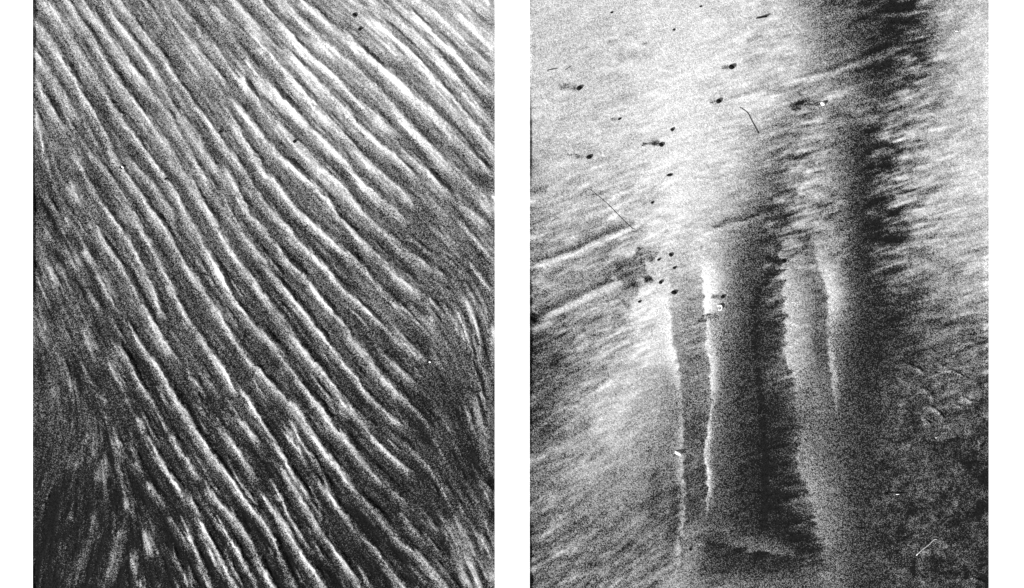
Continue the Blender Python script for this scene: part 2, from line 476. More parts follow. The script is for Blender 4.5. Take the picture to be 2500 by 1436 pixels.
 ([(303,1097),(328,1120),(347,1147),(350,1170)], 32, 5.6),
 ([(445,1264),(464,1312),(480,1356)], 18, 4.8),
 ([(447,1390),(457,1415),(470,1450)], 18, 5.2),
 ([(417,1328),(428,1356),(442,1387)], 20, 4.8),
 ([(353,1292),(367,1337),(372,1365)], 26, 4.4),
 ([(314,1217),(320,1253)], 22, 4.4),
 ([(333,1405),(350,1435),(360,1465)], 28, 5.0),
 # pale slopes of the lower right
 ([(891,1395),(907,1434),(915,1460)], 14, 4.4),
 ([(949,1042),(980,1072),(1005,1097),(1033,1122),(1055,1142),(1069,1184)], 20, 4.2),
 ([(977,1248),(1005,1284),(1033,1317),(1055,1334)], 22, 4.0),
 ([(988,1367),(1016,1393),(1040,1420)], 18, 3.6),
 ([(1060,1060),(1080,1100),(1095,1140)], 22, 3.2),
 # fan of faint streaks, lower left
 ([(203,595),(228,640)], 26, 4.2),
 ([(177,634),(194,665)], 26, 4.2),
 ([(165,455),(190,480),(196,505)], 26, 4.6),
 ([(145,510),(165,540),(172,570)], 26, 4.2),
 ([(112,560),(130,585),(140,610)], 22, 3.4),
 ([(96,330),(108,360),(104,400)], 22, 4.0),
 ([(80,265),(93,290),(92,330)], 20, 4.2),
 ([(125,340),(136,365)], 18, 3.4),
 ([(140,660),(152,700)], 24, 3.4),
 ([(205,780),(222,825),(245,865)], 26, 4.0),
 ([(200,890),(222,925),(232,950)], 22, 3.8),
 ([(178,920),(180,960),(172,1000)], 22, 3.4),
 ([(240,1035),(238,1075),(215,1110)], 24, 1.8),
 ([(236,1253),(225,1315),(200,1384),(191,1426),(180,1465)], 26, 1.8),
 ([(303,1287),(284,1328),(275,1384),(258,1420),(245,1465)], 26, 1.8),
 ([(186,1228),(175,1275)], 24, 3.2),
 ([(320,1342),(327,1384),(322,1400)], 20, 4.0),
 ([(110,1165),(98,1200)], 22, 3.4),
 ([(160,1340),(140,1380),(128,1425)], 26, 1.8),
 ([(85,1365),(90,1400),(84,1440)], 20, 3.0),
 ([(275,1062),(298,1085),(290,1120)], 24, 3.6),
 ([(259,1160),(270,1200),(264,1250)], 26, 3.2),
]

WISPS = [ # pale wisps, lower left
 ([(85,255),(95,290),(92,335)], 8, 10, .4), ([(100,330),(110,365),(104,420)], 9, 12, .35), ([(165,440),(188,475),(192,510)], 8, 12, .5),
 ([(150,505),(165,540),(170,575)], 9, 12, .45), ([(115,640),(108,680),(95,720)], 12, 14, .3), ([(150,600),(140,660),(135,720)], 12, 14, .35),
 ([(200,600),(225,640),(228,665)], 10, 14, .4), ([(178,625),(192,660)], 9, 12, .4), ([(222,708),(238,735),(246,770)], 8, 10, .5), ([(245,660),(258,700),(270,740)], 10, 16, .3),
 ([(95,780),(90,840),(86,880)], 14, 18, .3), ([(140,740),(150,800)], 14, 18, .3), ([(200,790),(222,830),(240,865)], 10, 14, .35), ([(172,920),(176,965),(166,1010)], 10, 12, .35), ([(140,930),(142,975)], 8, 10, .25),
 ([(240,1000),(236,1050),(222,1090),(190,1120),(160,1140)], 14, 16, .22), ([(285,1060),(292,1100),(262,1150),(255,1190)], 16, 18, .35), ([(100,1100),(130,1110)], 16, 20, .25), ([(100,1165),(94,1205)], 8, 12, .3),
 ([(240,1250),(228,1315),(208,1375),(196,1436)], 9, 12, .22), ([(304,1285),(286,1330),(277,1384),(262,1425)], 9, 12, .22), ([(188,1225),(178,1275)], 8, 10, .35), ([(316,1210),(318,1255)], 9, 10, .4),
 ([(355,1290),(366,1335),(374,1370)], 10, 12, .4), ([(320,1340),(326,1385),(318,1420)], 9, 10, .4), ([(90,1350),(88,1400)], 8, 12, .3), ([(135,1428),(150,1436)], 10, 14, .35), ([(340,1400),(350,1436)], 12, 12, .45),
 ([(158,1350),(145,1385),(140,1420)], 8, 10, .2), ([(410,1040),(420,1065)], 6, 8, .3), ([(1100,1270),(1125,1330),(1150,1380),(1165,1436)], 22, 26, .4), ([(1040,1270),(1090,1290)], 12, 16, .3), ([(1180,1400),(1200,1436)], 16, 18, .35),
 ([(1146,700),(1152,750),(1162,800),(1172,850)], 8, 10, .4), ([(1205,800),(1206,860)], 6, 8, .5), ([(968,310),(975,330)], 10, 10, .5), ([(930,300),(950,322),(962,335)], 10, 12, .4), ([(985,365),(1005,395),(1015,430)], 10, 12, .35), ([(720,345),(745,372),(780,405),(815,440)], 9, 10, .45), ([(620,930),(640,912),(650,925)], 8, 10, .4),
 ([(840,75),(850,90),(862,105)], 14, 16, .3), ([(890,60),(910,80)], 16, 18, .3), ([(990,160),(1010,185)], 10, 14, .3),
]

def rippled():
    f = Field(80, 1208, -60, 1496, 2.0)
    # direction the ripples run in, from the crest lines themselves
    cx = np.zeros((f.ny, f.nx)); cy = np.zeros((f.ny, f.nx)); cw = np.zeros((f.ny, f.nx))
    for pts, w, H in RIP:
        P = spline(pts, 8)
        d = np.gradient(P, axis=0); d /= np.linalg.norm(d, axis=1)[:, None] + 1e-9
        d *= np.sign(d[:, 1:2]) + (d[:, 1:2] == 0)
        i = np.clip(((P[:, 0] - f.x[0]) / f.sx).astype(int), 0, f.nx - 1); j = np.clip(((P[:, 1] - f.y[0]) / f.sy).astype(int), 0, f.ny - 1)
        np.add.at(cx, (j, i), d[:, 0]); np.add.at(cy, (j, i), d[:, 1]); np.add.at(cw, (j, i), 1)
    cx, cy = gblur(cx, 28), gblur(cy, 28)
    n = np.hypot(cx, cy) + 1e-9
    dx, dy = cx / n, cy / n
    st_fine = streaks(dx, dy, 12, 0.9)
    st_mid = streaks(dx, dy, 18, 2.0)
    st_wide = streaks(dx, dy, 26, 5.0)
    wob = noise((f.ny, f.nx), 6) * 0.8 + noise((f.ny, f.nx), 2.4) * 1.2 + noise((f.ny, f.nx), 0.9) * 1.2
    f.WX = f.X + wob * dy; f.WY = f.Y - wob * dx
    for pts, w, H in RIP:
        ym = float(np.mean([p[1] for p in pts]))
        f.crest(pts, w=w * (0.95 if ym < 450 else 0.82), lee=w * 0.75, H=H, qpow=0.85 if ym < 450 else 1.15)
    f.h = gblur(f.h, 0.6)
    # short secondary ridges that follow the same direction in the hollows
    for k in range(340):
        x, y = rng.uniform(70, 1215), rng.uniform(-40, 1480)
        L = rng.uniform(30, 110); pts = []
        for q in range(7):
            pts.append((x, y))
            i = int(np.clip((x - f.x[0]) / f.sx, 0, f.nx - 1)); j = int(np.clip((y - f.y[0]) / f.sy, 0, f.ny - 1))
            x += dx[j, i] * L / 6; y += dy[j, i] * L / 6
        low = 1.0 if y > 650 or x < 300 else 0.6
        f.crest(pts, w=rng.uniform(7, 15), lee=rng.uniform(5, 9), H=rng.uniform(1.5, 3.6) * low, taper=30, part=False)
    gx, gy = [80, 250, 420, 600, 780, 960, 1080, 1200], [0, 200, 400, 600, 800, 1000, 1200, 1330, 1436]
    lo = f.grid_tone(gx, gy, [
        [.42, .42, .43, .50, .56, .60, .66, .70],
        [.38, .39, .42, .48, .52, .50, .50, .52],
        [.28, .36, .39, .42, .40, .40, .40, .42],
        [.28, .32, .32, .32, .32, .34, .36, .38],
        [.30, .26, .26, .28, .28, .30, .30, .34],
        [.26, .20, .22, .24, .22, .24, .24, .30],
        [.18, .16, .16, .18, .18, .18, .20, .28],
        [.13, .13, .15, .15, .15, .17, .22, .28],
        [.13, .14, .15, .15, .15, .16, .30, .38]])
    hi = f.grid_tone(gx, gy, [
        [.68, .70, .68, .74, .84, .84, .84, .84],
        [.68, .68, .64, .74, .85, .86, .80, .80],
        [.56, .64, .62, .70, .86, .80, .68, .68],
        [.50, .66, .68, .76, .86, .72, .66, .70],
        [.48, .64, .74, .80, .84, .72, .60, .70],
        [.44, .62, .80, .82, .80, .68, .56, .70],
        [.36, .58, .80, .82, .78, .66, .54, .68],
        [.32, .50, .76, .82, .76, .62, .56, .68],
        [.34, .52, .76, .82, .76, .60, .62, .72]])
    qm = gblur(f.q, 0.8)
    T = lo + (hi - lo) * np.clip(qm, 0, 1)  # sorted sand plus painted shading: light flanks, dark lee sides
    gyx = np.mgrid[0:f.ny, 0:f.nx].astype(float)           # quartz and dark sand finger into each other along the flow
    fr = st_fine * 5 + st_mid * 5; sd = noise((f.ny, f.nx), 1.2) * 0.6
    T = sample(T, gyx[0] + dy * fr - dx * sd, gyx[1] + dx * fr + dy * sd)
    amp = f.grid_tone([80, 300, 530, 760, 990, 1200], [0, 300, 600, 900, 1200, 1436], [
        [1., .9, 1., 1., 1., .9], [1.4, .9, .9, 1., 1., 1.], [1.8, 1.2, 1., 1., 1.3, 1.3],
        [1.5, 1.4, 1.1, 1.1, 1.5, 1.6], [1.5, 1.4, 1.2, 1.3, 1.6, 1.6], [1.5, 1.4, 1.3, 1.4, 1.5, 1.6]])
    T = T * np.clip(1 + amp * (0.06 * st_wide + 0.085 * st_mid + 0.07 * st_fine), .3, 1.8)
    for pts, h_, s_, k in WISPS:
        T = T + (0.8 - T) * k * f.band(pts, h_, s_, 24) * np.clip(.45 + .45 * st_mid + .25 * st_fine, 0, 1.3)
    rel = f.h + 0.32 * st_mid + 0.17 * st_fine
    rel += noise((f.ny, f.nx), 30) * 1.0
    rel += rng.standard_normal((f.ny, f.nx)) * 0.05 + noise((f.ny, f.nx), 1.0) * 0.045
    f.h = rel - 0.9
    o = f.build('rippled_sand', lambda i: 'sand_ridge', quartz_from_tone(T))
    o['kind'] = 'structure'
    o['label'] = 'coarse sand combed into long diagonal ridges with pale crests and dark hollows'
    return f
F_L = rippled()

# ------------------------------------------------------------------ streaked sand on the right
OBL = [
 ([(1270,654),(1290,648),(1340,637),(1400,615),(1450,590),(1500,570),(1555,546)], 16, 4.6),
 ([(1270,806),(1290,796),(1320,775),(1380,745),(1440,715),(1500,690),(1545,672)], 18, 4.6),
 ([(1755,250),(1850,222),(1930,198),(2016,178),(2060,165),(2110,145),(2160,122),(2210,100),(2270,83),(2335,75)], 16, 3.6),
 ([(1985,252),(2040,230),(2100,203),(2170,182),(2240,152)], 14, 3.4),
 ([(1690,592),(1740,562),(1790,546),(1840,530),(1900,505)], 16, 4.0),
 ([(1772,602),(1830,578),(1885,558)], 14, 3.2),
 ([(1810,478),(1870,455),(1930,430)], 14, 3.4),
 ([(1960,485),(2010,468),(2060,450)], 12, 3.0),
 ([(2030,498),(2080,483),(2135,462)], 14, 3.6),
 ([(2032,596),(2075,572),(2120,545)], 14, 3.8),
 ([(2040,416),(2090,402),(2150,392)], 12, 3.2),
 ([(2055,448),(2100,435),(2160,420)], 12, 3.0),
 ([(2090,305),(2160,278),(2235,254)], 12, 3.2),
 ([(2030,310),(2090,290),(2150,275)], 12, 2.8),
 ([(2080,115),(2150,92),(2220,68)], 12, 2.8),
 ([(2016,85),(2080,62),(2140,50)], 12, 2.6),
 ([(1345,1005),(1420,978),(1480,940),(1525,910),(1568,884)], 22, 4.2),
 ([(1270,1128),(1310,1112),(1360,1088),(1400,1060)], 18, 3.6),
 ([(1360,1165),(1420,1140),(1480,1120)], 16, 3.0),
 ([(1280,1405),(1330,1366),(1390,1335),(1440,1310)], 18, 4.2),
 ([(1490,1445),(1530,1398),(1565,1362),(1600,1322)], 18, 4.2),
 ([(1540,1440),(1575,1400),(1600,1378)], 16, 3.8),
 ([(1400,840),(1450,815),(1500,795)], 16, 3.2),
 ([(1300,905),(1360,900),(1410,890)], 14, 3.0),
 ([(1700,800),(1745,790)], 14, 2.6),
 ([(2040,730),(2090,715),(2130,700)], 12, 2.8),
 ([(2030,775),(2070,768),(2110,752)], 12, 2.4),
 # net of small ridges in the dark wet corner
 ([(2253,925),(2290,912),(2318,900),(2345,915),(2372,932),(2398,938)], 10, 5.2),
 ([(2372,934),(2356,948),(2350,972),(2365,985)], 10, 5.2),
 ([(2232,940),(2262,955),(2278,975),(2270,990)], 12, 5.2),
 ([(2250,985),(2285,1000),(2305,1015),(2300,1030)], 10, 5.2),
 ([(2330,990),(2362,995),(2385,992)], 10, 5.2),
 ([(2290,890),(2312,898)], 10, 5.2),
 ([(2200,885),(2240,900),(2260,915)], 12, 5.2),
 ([(2330,850),(2365,835),(2390,842)], 12, 5.2),
 ([(2390,1095),(2398,1078),(2402,1060)], 8, 5.2),
]
BANKS = [  # foot line, width of the bright slope, height, length of the far side
 ([(1696,600),(1708,630),(1715,660),(1717,700),(1719,745),(1722,790),(1727,850),(1733,900),(1736,950)], 42, 8.5, 150),
 ([(1727,850),(1733,900),(1735,950),(1733,1000),(1728,1050),(1720,1090),(1717,1115),(1725,1150),(1727,1200),(1724,1240),(1716,1290),(1704,1325)], 20, 5.5, 120),
 ([(1900,560),(1908,640),(1912,720),(1915,780),(1918,850),(1930,920),(1945,980),(1950,1040)], 46, 8.0, 70),
 ([(1945,960),(1950,1040),(1945,1110),(1955,1160),(1975,1210),(1985,1260),(2005,1330),(2015,1430)], 50, 5.0, 90),
 ([(1972,560),(1990,620),(2002,655),(2013,700),(2021,740),(2018,790),(2020,850),(2027,900),(2031,950),(2040,1000),(2048,1035)], 34, 7.0, 110),
]
LEFT_BANK = ([(1632,640),(1641,700),(1637,780),(1645,840),(1655,900),(1663,950),(1668,1000),(1670,1060),(1668,1107),(1668,1150),(1671,1200),(1671,1250),(1666,1300),(1657,1380),(1650,1440),(1645,1480)], 26, 3.0)

TAILS = [ # dark mineral tails and smears, and painted shade beside ridges: line, half width, softness, strength
 ([(1368,212),(1392,212),(1412,215)], 4, 7, .55), ([(1762,165),(1784,164)], 2, 4, .8), ([(1728,246),(1752,247)], 3, 6, .6),
 ([(1566,357),(1590,352),(1612,353)], 2, 3, .85), ([(1590,349),(1602,346),(1614,351)], 2, 4, .85),
 ([(1405,386),(1436,384)], 2, 4, .85), ([(1385,379),(1420,379)], 1, 3, .5), ([(1488,291),(1512,291)], 1, 3, .6),
 ([(1548,614),(1580,620),(1606,633)], 7, 14, .8), ([(1500,664),(1540,656),(1580,648)], 10, 20, .75), ([(1560,712),(1545,705),(1535,690)], 10, 18, .8), ([(1535,735),(1522,750)], 10, 12, .5),
 ([(1570,683),(1595,681)], 5, 6, 1.0), ([(1878,637),(1912,638)], 2, 5, .8), ([(1735,727),(1765,724)], 4, 5, .7),
 ([(1925,262),(1950,252),(1980,247),(2005,250)], 3, 5, 1.1), ([(1930,264),(1960,258)], 5, 6, 1.1), ([(1965,254),(2003,255)], 1, 2, 1.1),  # dark tail left of the white pebble
 ([(1700,782),(1730,775),(1755,770)], 4, 5, .6), ([(1706,772),(1740,768)], 1, 3, .7),
 ([(1820,100),(1845,92),(1865,85)], 2, 6, .45), ([(1295,470),(1320,462),(1342,464)], 5, 8, .5), ([(1566,108),(1584,105)], 2, 4, .5), ([(1485,103),(1510,104)], 2, 6, .4),
 ([(1325,345),(1350,342)], 3, 8, .2), ([(1510,245),(1560,232)], 4, 9, .25), ([(1505,145),(1560,128)], 4, 9, .25), ([(1480,200),(1540,180)], 2, 7, .2),
 ([(1920,225),(1860,220)], 2, 6, .3), ([(1762,245),(1850,222),(1930,198)], 1, 4, .35),
 ([(1725,1335),(1760,1332)], 6, 16, .25), ([(1700,1398),(1775,1388)], 5, 10, .4), ([(1720,1300),(1712,1330)], 8, 10, .5),  # first two: shade below the ledge, painted dark
 ([(1590,1270),(1600,1200),(1597,1140)], 6, 14, .45), ([(1635,1330),(1650,1260),(1655,1180)], 10, 14, .5),
 ([(1270,644),(1340,630),(1400,607),(1450,582),(1500,562),(1550,540)], 4, 9, .5), ([(1270,800),(1320,766),(1380,736),(1440,706),(1500,681)], 4, 10, .5),  # shaded sides of two oblique ridges, painted into the sand colour
 ([(1740,555),(1790,539),(1840,522),(1900,496)], 4, 8, .5), ([(2016,171),(2060,158),(2110,138),(2160,115),(2210,94),(2270,78)], 4, 6, .5),  # painted shade above two more oblique ridges
 ([(2300,335),(2330,328)], 4, 8, .4), ([(1550,1095),(1545,1112)], 2, 6, .2), ([(2230,85),(2290,66)], 4, 10, .45), ([(2090,175),(2180,150)], 4, 8, .4),
 ([(1860,1300),(1870,1120),(1855,960),(1845,800),(1850,690)], 3, 9, .5), ([(1715,1352),(1800,1370),(1910,1384)], 14, 24, .18),  # last one: painted shade under the ledge
]
GLOW = [ # lit ridge flanks painted pale, plus pale sand along the banks
 ([(1290,650),(1340,640),(1400,618),(1450,594),(1500,574),(1555,552)], 3, 7, .5), ([(1310,783),(1380,751),(1440,721),(1500,697),(1540,680)], 4, 9, .45),
 ([(2016,184),(2060,172),(2110,152),(2160,130),(2210,108),(2250,98)], 3, 7, .14), ([(1990,256),(2040,236),(2090,212)], 3, 7, .12),
 ([(1600,640),(1590,720),(1588,800),(1600,860),(1625,910)], 26, 30, .22),
 ([(1700,1260),(1690,1340),(1680,1430)], 14, 22, .15), ([(1650,560),(1670,480),(1690,400)], 30, 50, .08),
]
EDGES = [ # pale bank sand against dark channel sand, bank shading painted in too: line, pale side (1 = away from the sun), width, tone, feathering
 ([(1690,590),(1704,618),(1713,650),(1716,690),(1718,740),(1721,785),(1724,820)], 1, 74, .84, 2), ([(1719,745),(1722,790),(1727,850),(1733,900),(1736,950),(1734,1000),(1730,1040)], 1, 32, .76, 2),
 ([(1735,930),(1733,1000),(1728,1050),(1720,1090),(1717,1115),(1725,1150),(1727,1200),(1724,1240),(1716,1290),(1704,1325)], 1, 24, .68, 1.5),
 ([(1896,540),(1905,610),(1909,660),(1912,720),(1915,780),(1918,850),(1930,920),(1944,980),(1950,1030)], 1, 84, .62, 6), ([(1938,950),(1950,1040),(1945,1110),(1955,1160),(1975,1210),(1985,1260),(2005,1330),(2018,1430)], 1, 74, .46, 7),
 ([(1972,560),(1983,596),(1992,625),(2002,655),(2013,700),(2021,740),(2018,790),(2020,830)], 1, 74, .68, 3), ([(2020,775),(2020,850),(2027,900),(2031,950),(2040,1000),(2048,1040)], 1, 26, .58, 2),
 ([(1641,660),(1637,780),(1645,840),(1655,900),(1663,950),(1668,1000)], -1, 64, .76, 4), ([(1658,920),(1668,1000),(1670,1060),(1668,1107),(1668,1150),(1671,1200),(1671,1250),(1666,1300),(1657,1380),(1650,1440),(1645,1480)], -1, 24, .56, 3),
 ([(1718,1312),(1745,1322),(1790,1336),(1850,1347),(1930,1357),(1990,1366)], 1, 58, .38, 3),  # ledge: its bright upper side is painted, not lit
]
DARKS = [ # channel floors
 ([(1685,690),(1690,760),(1690,840),(1698,900),(1703,960),(1702,1020),(1698,1080),(1692,1140),(1698,1200),(1698,1260),(1690,1310)], 15, 16, .1),
 ([(1990,650),(2003,720),(2000,800),(2005,870),(2012,930)], 10, 14, .2), ([(1960,560),(1975,600),(1985,640)], 8, 14, .3),
]

def streaked():
    f = Field(1293, 2414, -60, 1496, 2.0)
    T = f.grid_tone([1293, 1396, 1499, 1602, 1671, 1740, 1808, 1877, 1929, 1980, 2032, 2083, 2135, 2186, 2255, 2341, 2410],
        [0, 69, 137, 206, 275, 344, 412, 481, 550, 618, 687, 756, 824, 893, 962, 1031, 1117, 1202, 1288, 1374, 1436], [
        [.72, .72, .74, .78, .82, .82, .80, .74, .64, .50, .36, .30, .22, .16, .40, .66, .70],
        [.73, .73, .74, .80, .84, .84, .82, .76, .68, .52, .36, .30, .22, .16, .38, .68, .72],
        [.72, .73, .74, .82, .86, .86, .82, .78, .74, .62, .36, .36, .22, .20, .40, .68, .74],
        [.71, .72, .74, .84, .88, .86, .80, .74, .68, .62, .52, .40, .28, .20, .46, .70, .76],
        [.70, .70, .74, .85, .88, .84, .74, .66, .56, .54, .52, .44, .36, .42, .54, .70, .76],
        [.68, .68, .72, .86, .88, .82, .68, .48, .50, .56, .52, .23, .18, .44, .58, .70, .74],
        [.66, .66, .70, .87, .90, .80, .66, .34, .44, .60, .54, .23, .18, .34, .60, .70, .74],
        [.60, .64, .66, .85, .90, .76, .62, .30, .44, .60, .54, .23, .18, .34, .62, .68, .72],
        [.52, .60, .62, .80, .88, .66, .44, .24, .42, .60, .56, .23, .18, .34, .60, .66, .68],
        [.50, .52, .50, .76, .84, .72, .34, .22, .46, .50, .58, .23, .18, .34, .56, .62, .64],
        [.48, .52, .46, .78, .62, .70, .34, .20, .50, .44, .58, .28, .22, .36, .46, .54, .58],
        [.42, .48, .54, .80, .52, .62, .30, .22, .54, .44, .56, .30, .20, .26, .36, .46, .50],
        [.28, .44, .58, .78, .48, .54, .26, .22, .52, .46, .46, .26, .20, .24, .36, .40, .44],
        [.28, .42, .68, .66, .42, .50, .24, .22, .40, .46, .40, .24, .20, .22, .32, .34, .36],
        [.28, .46, .74, .60, .38, .46, .24, .20, .30, .44, .38, .24, .20, .22, .26, .30, .28],
        [.28, .50, .70, .54, .38, .42, .24, .18, .24, .40, .36, .26, .20, .20, .22, .22, .13],
        [.40, .54, .60, .48, .36, .40, .22, .16, .18, .42, .34, .26, .20, .20, .20, .17, .13],
        [.42, .48, .48, .42, .36, .34, .22, .16, .16, .42, .42, .26, .21, .20, .20, .17, .13],
        [.40, .44, .42, .40, .36, .34, .26, .18, .16, .24, .42, .28, .22, .20, .20, .17, .13],
        [.42, .40, .40, .44, .42, .26, .22, .20, .18, .20, .42, .28, .22, .21, .20, .17, .13],
        [.44, .42, .42, .50, .50, .40, .40, .40, .40, .40, .42, .28, .23, .22, .21, .17, .13]], 9)
    T = np.where(T > .7, .7 + (T - .7) * .6, T)
    # streaks run up to the right, steeper in the lower left
    ang = f.grid_tone([1293, 1600, 1900, 2414], [0, 500, 900, 1436], [[-16, -16, -17, -20], [-22, -20, -18, -14], [-26, -28, -10, -16], [-32, -38, -8, -20]])
    dx, dy = np.cos(np.radians(ang)), np.sin(np.radians(ang))
    s1 = streaks(dx, dy, 8, 0.9); s2 = streaks(dx, dy, 9, 1.4); s3 = streaks(dx, dy, 12, 3.0)
    amp = f.grid_tone([1293, 1500, 1700, 1900, 2050, 2200, 2300, 2414], [0, 200, 400, 600, 800, 1000, 1200, 1436], [
        [.25, .25, .2, .7, 1.3, 1.4, .6, .2],
        [.3, .35, .2, .6, 1.2, 1.4, .6, .25],
        [.45, .5, .25, 1.2, 1.2, 1.2, .55, .35],
        [.75, .75, .4, 1.0, .9, 1.0, .6, .55],
        [.9, .9, .7, .6, .5, .6, .9, .9],
        [.8, .35, .7, .5, .4, .5, .9, 1.0],
        [.8, .5, .8, .7, .5, .6, .8, .9],
        [.9, 1., .9, .8, .6, .8, .9, .9]])
    # dark streaks fray the edges of the dark patches: shift the tone map along the streaks
    gyx = np.mgrid[0:f.ny, 0:f.nx].astype(float)
    fr = (s2 * 6 + s3 * 6 + s1 * 4) * np.clip(amp, .3, 1)
    T = sample(T, gyx[0] + dy * fr, gyx[1] + dx * fr)
    wet = smooth((f.X - 2080) / 120) * smooth((f.Y - 820) / 160)
    T = np.where((T < .45), T * (1 - .28 * (1 - wet) * (1 - T / .45)), T)
    T = T + wet * (.045 + .032 * noise((f.ny, f.nx), 5) + .03 * noise((f.ny, f.nx), 2))
    T = T * (1 + amp * (0.06 * s3 + 0.09 * s2 + 0.07 * s1)) + np.clip(amp - .5, 0, 1) * (1 - wet) * .035 * (s2 + .7 * s3)
    T = np.clip(T, .05, .95)
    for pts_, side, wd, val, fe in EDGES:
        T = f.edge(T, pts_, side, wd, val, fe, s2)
    for m_, h_, s_, k in DARKS:
        T = T * (1 - k * f.band(m_, h_, s_, 40))
    for m_, h_, s_, k in GLOW:
        g = f.band(m_, h_, s_, 40); T = T + (0.95 - T) * g * k
    wob = noise((f.ny, f.nx), 9) * 1.6 + noise((f.ny, f.nx), 3) * 1.4 + noise((f.ny, f.nx), 1.0) * 1.2
    f.WX = f.X + wob; f.WY = f.Y + wob * 0.4
    for m_, h_, s_, k in TAILS:
        T = T * (1 - 0.75 * k * f.band(m_, h_ * 0.8, s_ * 1.3, 10) * np.clip(0.75 + 0.3 * s1, 0.2, 1.1))
    for pts, w, H in OBL:
        f.crest(pts, w=w, lee=w * 0.7, H=H, taper=60)
    for k in range(230):                                  # low broken ripples over the whole bed
        x, y = rng.uniform(1290, 2420), rng.uniform(-40, 1480)
        wet = x > 2150 and y > 760
        if not wet and y < 380 and x < 1900: continue
        a = math.radians(rng.uniform(-60, 50) if wet else rng.normal(-18 if x > 1650 else -26, 8)); L = rng.uniform(18, 55) * (1 if wet else 1.5)
        f.crest([(x, y), (x + L / 2 * math.cos(a), y + L / 2 * math.sin(a) + rng.uniform(-3, 3)), (x + L * math.cos(a), y + L * math.sin(a))],
                w=rng.uniform(7, 15), lee=rng.uniform(5, 10), H=rng.uniform(1.2, 3.0) * (1.4 if wet else 1), taper=25, part=False)
    p, w, H = LEFT_BANK
    f.crest(p, w=w, lee=22, H=H, taper=150)
    nridge = f.n
    f.h = gblur(f.h, 0.6)
    for pts, w, H, back in BANKS:
        f.bank(pts, w, H, back, taper=180)
    T = T + (np.minimum(T * 1.5 + .04 + .1 * wet, .85) - T) * gblur(f.q, 0.8) * .6  # sunward flanks of the ridges painted paler
    rel = f.h + amp * (0.17 * s2 + 0.07 * s1 + 0.22 * s3)
    rel += wet * (noise((f.ny, f.nx), 5) * .55 + noise((f.ny, f.nx), 2.5) * .25)
    rel += noise((f.ny, f.nx), 40) * 0.8
    rel += rng.standard_normal((f.ny, f.nx)) * 0.05 + noise((f.ny, f.nx), 1.0) * 0.045
    f.h = rel - 0.6
    o = f.build('streaked_sand', lambda i: 'sand_ridge' if i < nridge else 'sand_bank', quartz_from_tone(T))
    o['kind'] = 'structure'
    o['label'] = 'pale smooth sand with dark mineral streaks and curved channel banks running down it'
    return f
F_R = streaked()

# ------------------------------------------------------------------ stones, shells, seeds and twigs lying on the sand
def ground(x, y):
    f = F_L if x < 1250 else F_R
    i = int(np.clip(round((x - f.x[0]) / f.sx), 1, f.nx - 2)); j = int(np.clip(round((y - f.y[0]) / f.sy), 1, f.ny - 2))
    return float(f.h[j - 1:j + 2, i - 1:i + 2].mean()) / 1000.0

def link(name, bm, mat, loc=(0, 0, 0), parent=None):
    me = bpy.data.meshes.new(name); bm.to_mesh(me); bm.free()
    for p in me.polygons: p.use_smooth = True
    me.materials.append(mat)
    o = bpy.data.objects.new(name, me); o.location = loc; C.objects.link(o)
    if parent: o.parent = parent
    return o

def tag(o, label, cat, group=None):
    o['label'] = label; o['category'] = cat
    if group: o['group'] = group
    return o

def lump(rx, ry, rz, seed, rough=0.16, rot=0.0):
    r = random.Random(seed)
    bm = bmesh.new()
    bmesh.ops.create_icosphere(bm, subdivisions=2, radius=1.0)
    k = [(Vector((r.uniform(-1, 1), r.uniform(-1, 1), r.uniform(-1, 1))).normalized(), r.uniform(-rough, rough)) for _ in range(7)]
    c, s = math.cos(rot), math.sin(rot)
    for v in bm.verts:
        d = v.co.normalized()
        g = 1 + sum(a * max(0, d.dot(n)) ** 2 for n, a in k)
        x, y, z = d.x * g * rx / 1000, d.y * g * ry / 1000, d.z * g * rz / 1000
        v.co = (x * c - y * s, x * s + y * c, z)
    return bm

def pebble(x, y, rx, ry, rot, label, cat='pebble', name='pebble', mat=None, rz=None, group='small dark pebbles on the pale sand'):
    rz = rz if rz else min(rx, ry) * 0.55
    o = link(name, lump(rx, ry, rz, int(x * 7 + y), rot=math.radians(rot)), mat or M_DARK, W(x, y, ground(x, y) + rz * 0.25 / 1000))
    return tag(o, label, cat, group)

def fibre_bm(pts, r0, r1, origin):
    """a thin tapered, slightly kinked stem lying on the sand"""
    P = spline(pts, 5)
    bm = bmesh.new(); rings = []
    for k, p in enumerate(P):
        t = k / (len(P) - 1); r = (r0 + (r1 - r0) * t) / 1000
        a = P[min(k + 1, len(P) - 1)] - P[max(k - 1, 0)]; a /= np.linalg.norm(a) + 1e-9
        c = W(p[0], p[1], ground(p[0], p[1]) + r * 0.7) - origin
        rings.append([bm.verts.new(c + Vector((a[1], a[0], 0)) * (r * math.cos(q)) + Vector((0, 0, r * math.sin(q)))) for q in [i * math.pi / 3 for i in range(6)]])
    for a, b in zip(rings[:-1], rings[1:]):
        for i in range(6):
            bm.faces.new((a[i], a[(i + 1) % 6], b[(i + 1) % 6], b[i]))
    bm.faces.new(rings[0]); bm.faces.new(rings[-1][::-1])
    bmesh.ops.recalc_face_normals(bm, faces=bm.faces)
    return bm

def fibre(pts, r0, r1, label, cat, name, mat, group=None):
    org = W(*pts[0]); 
    return tag(link(name, fibre_bm(pts, r0, r1, org), mat, org), label, cat, group)

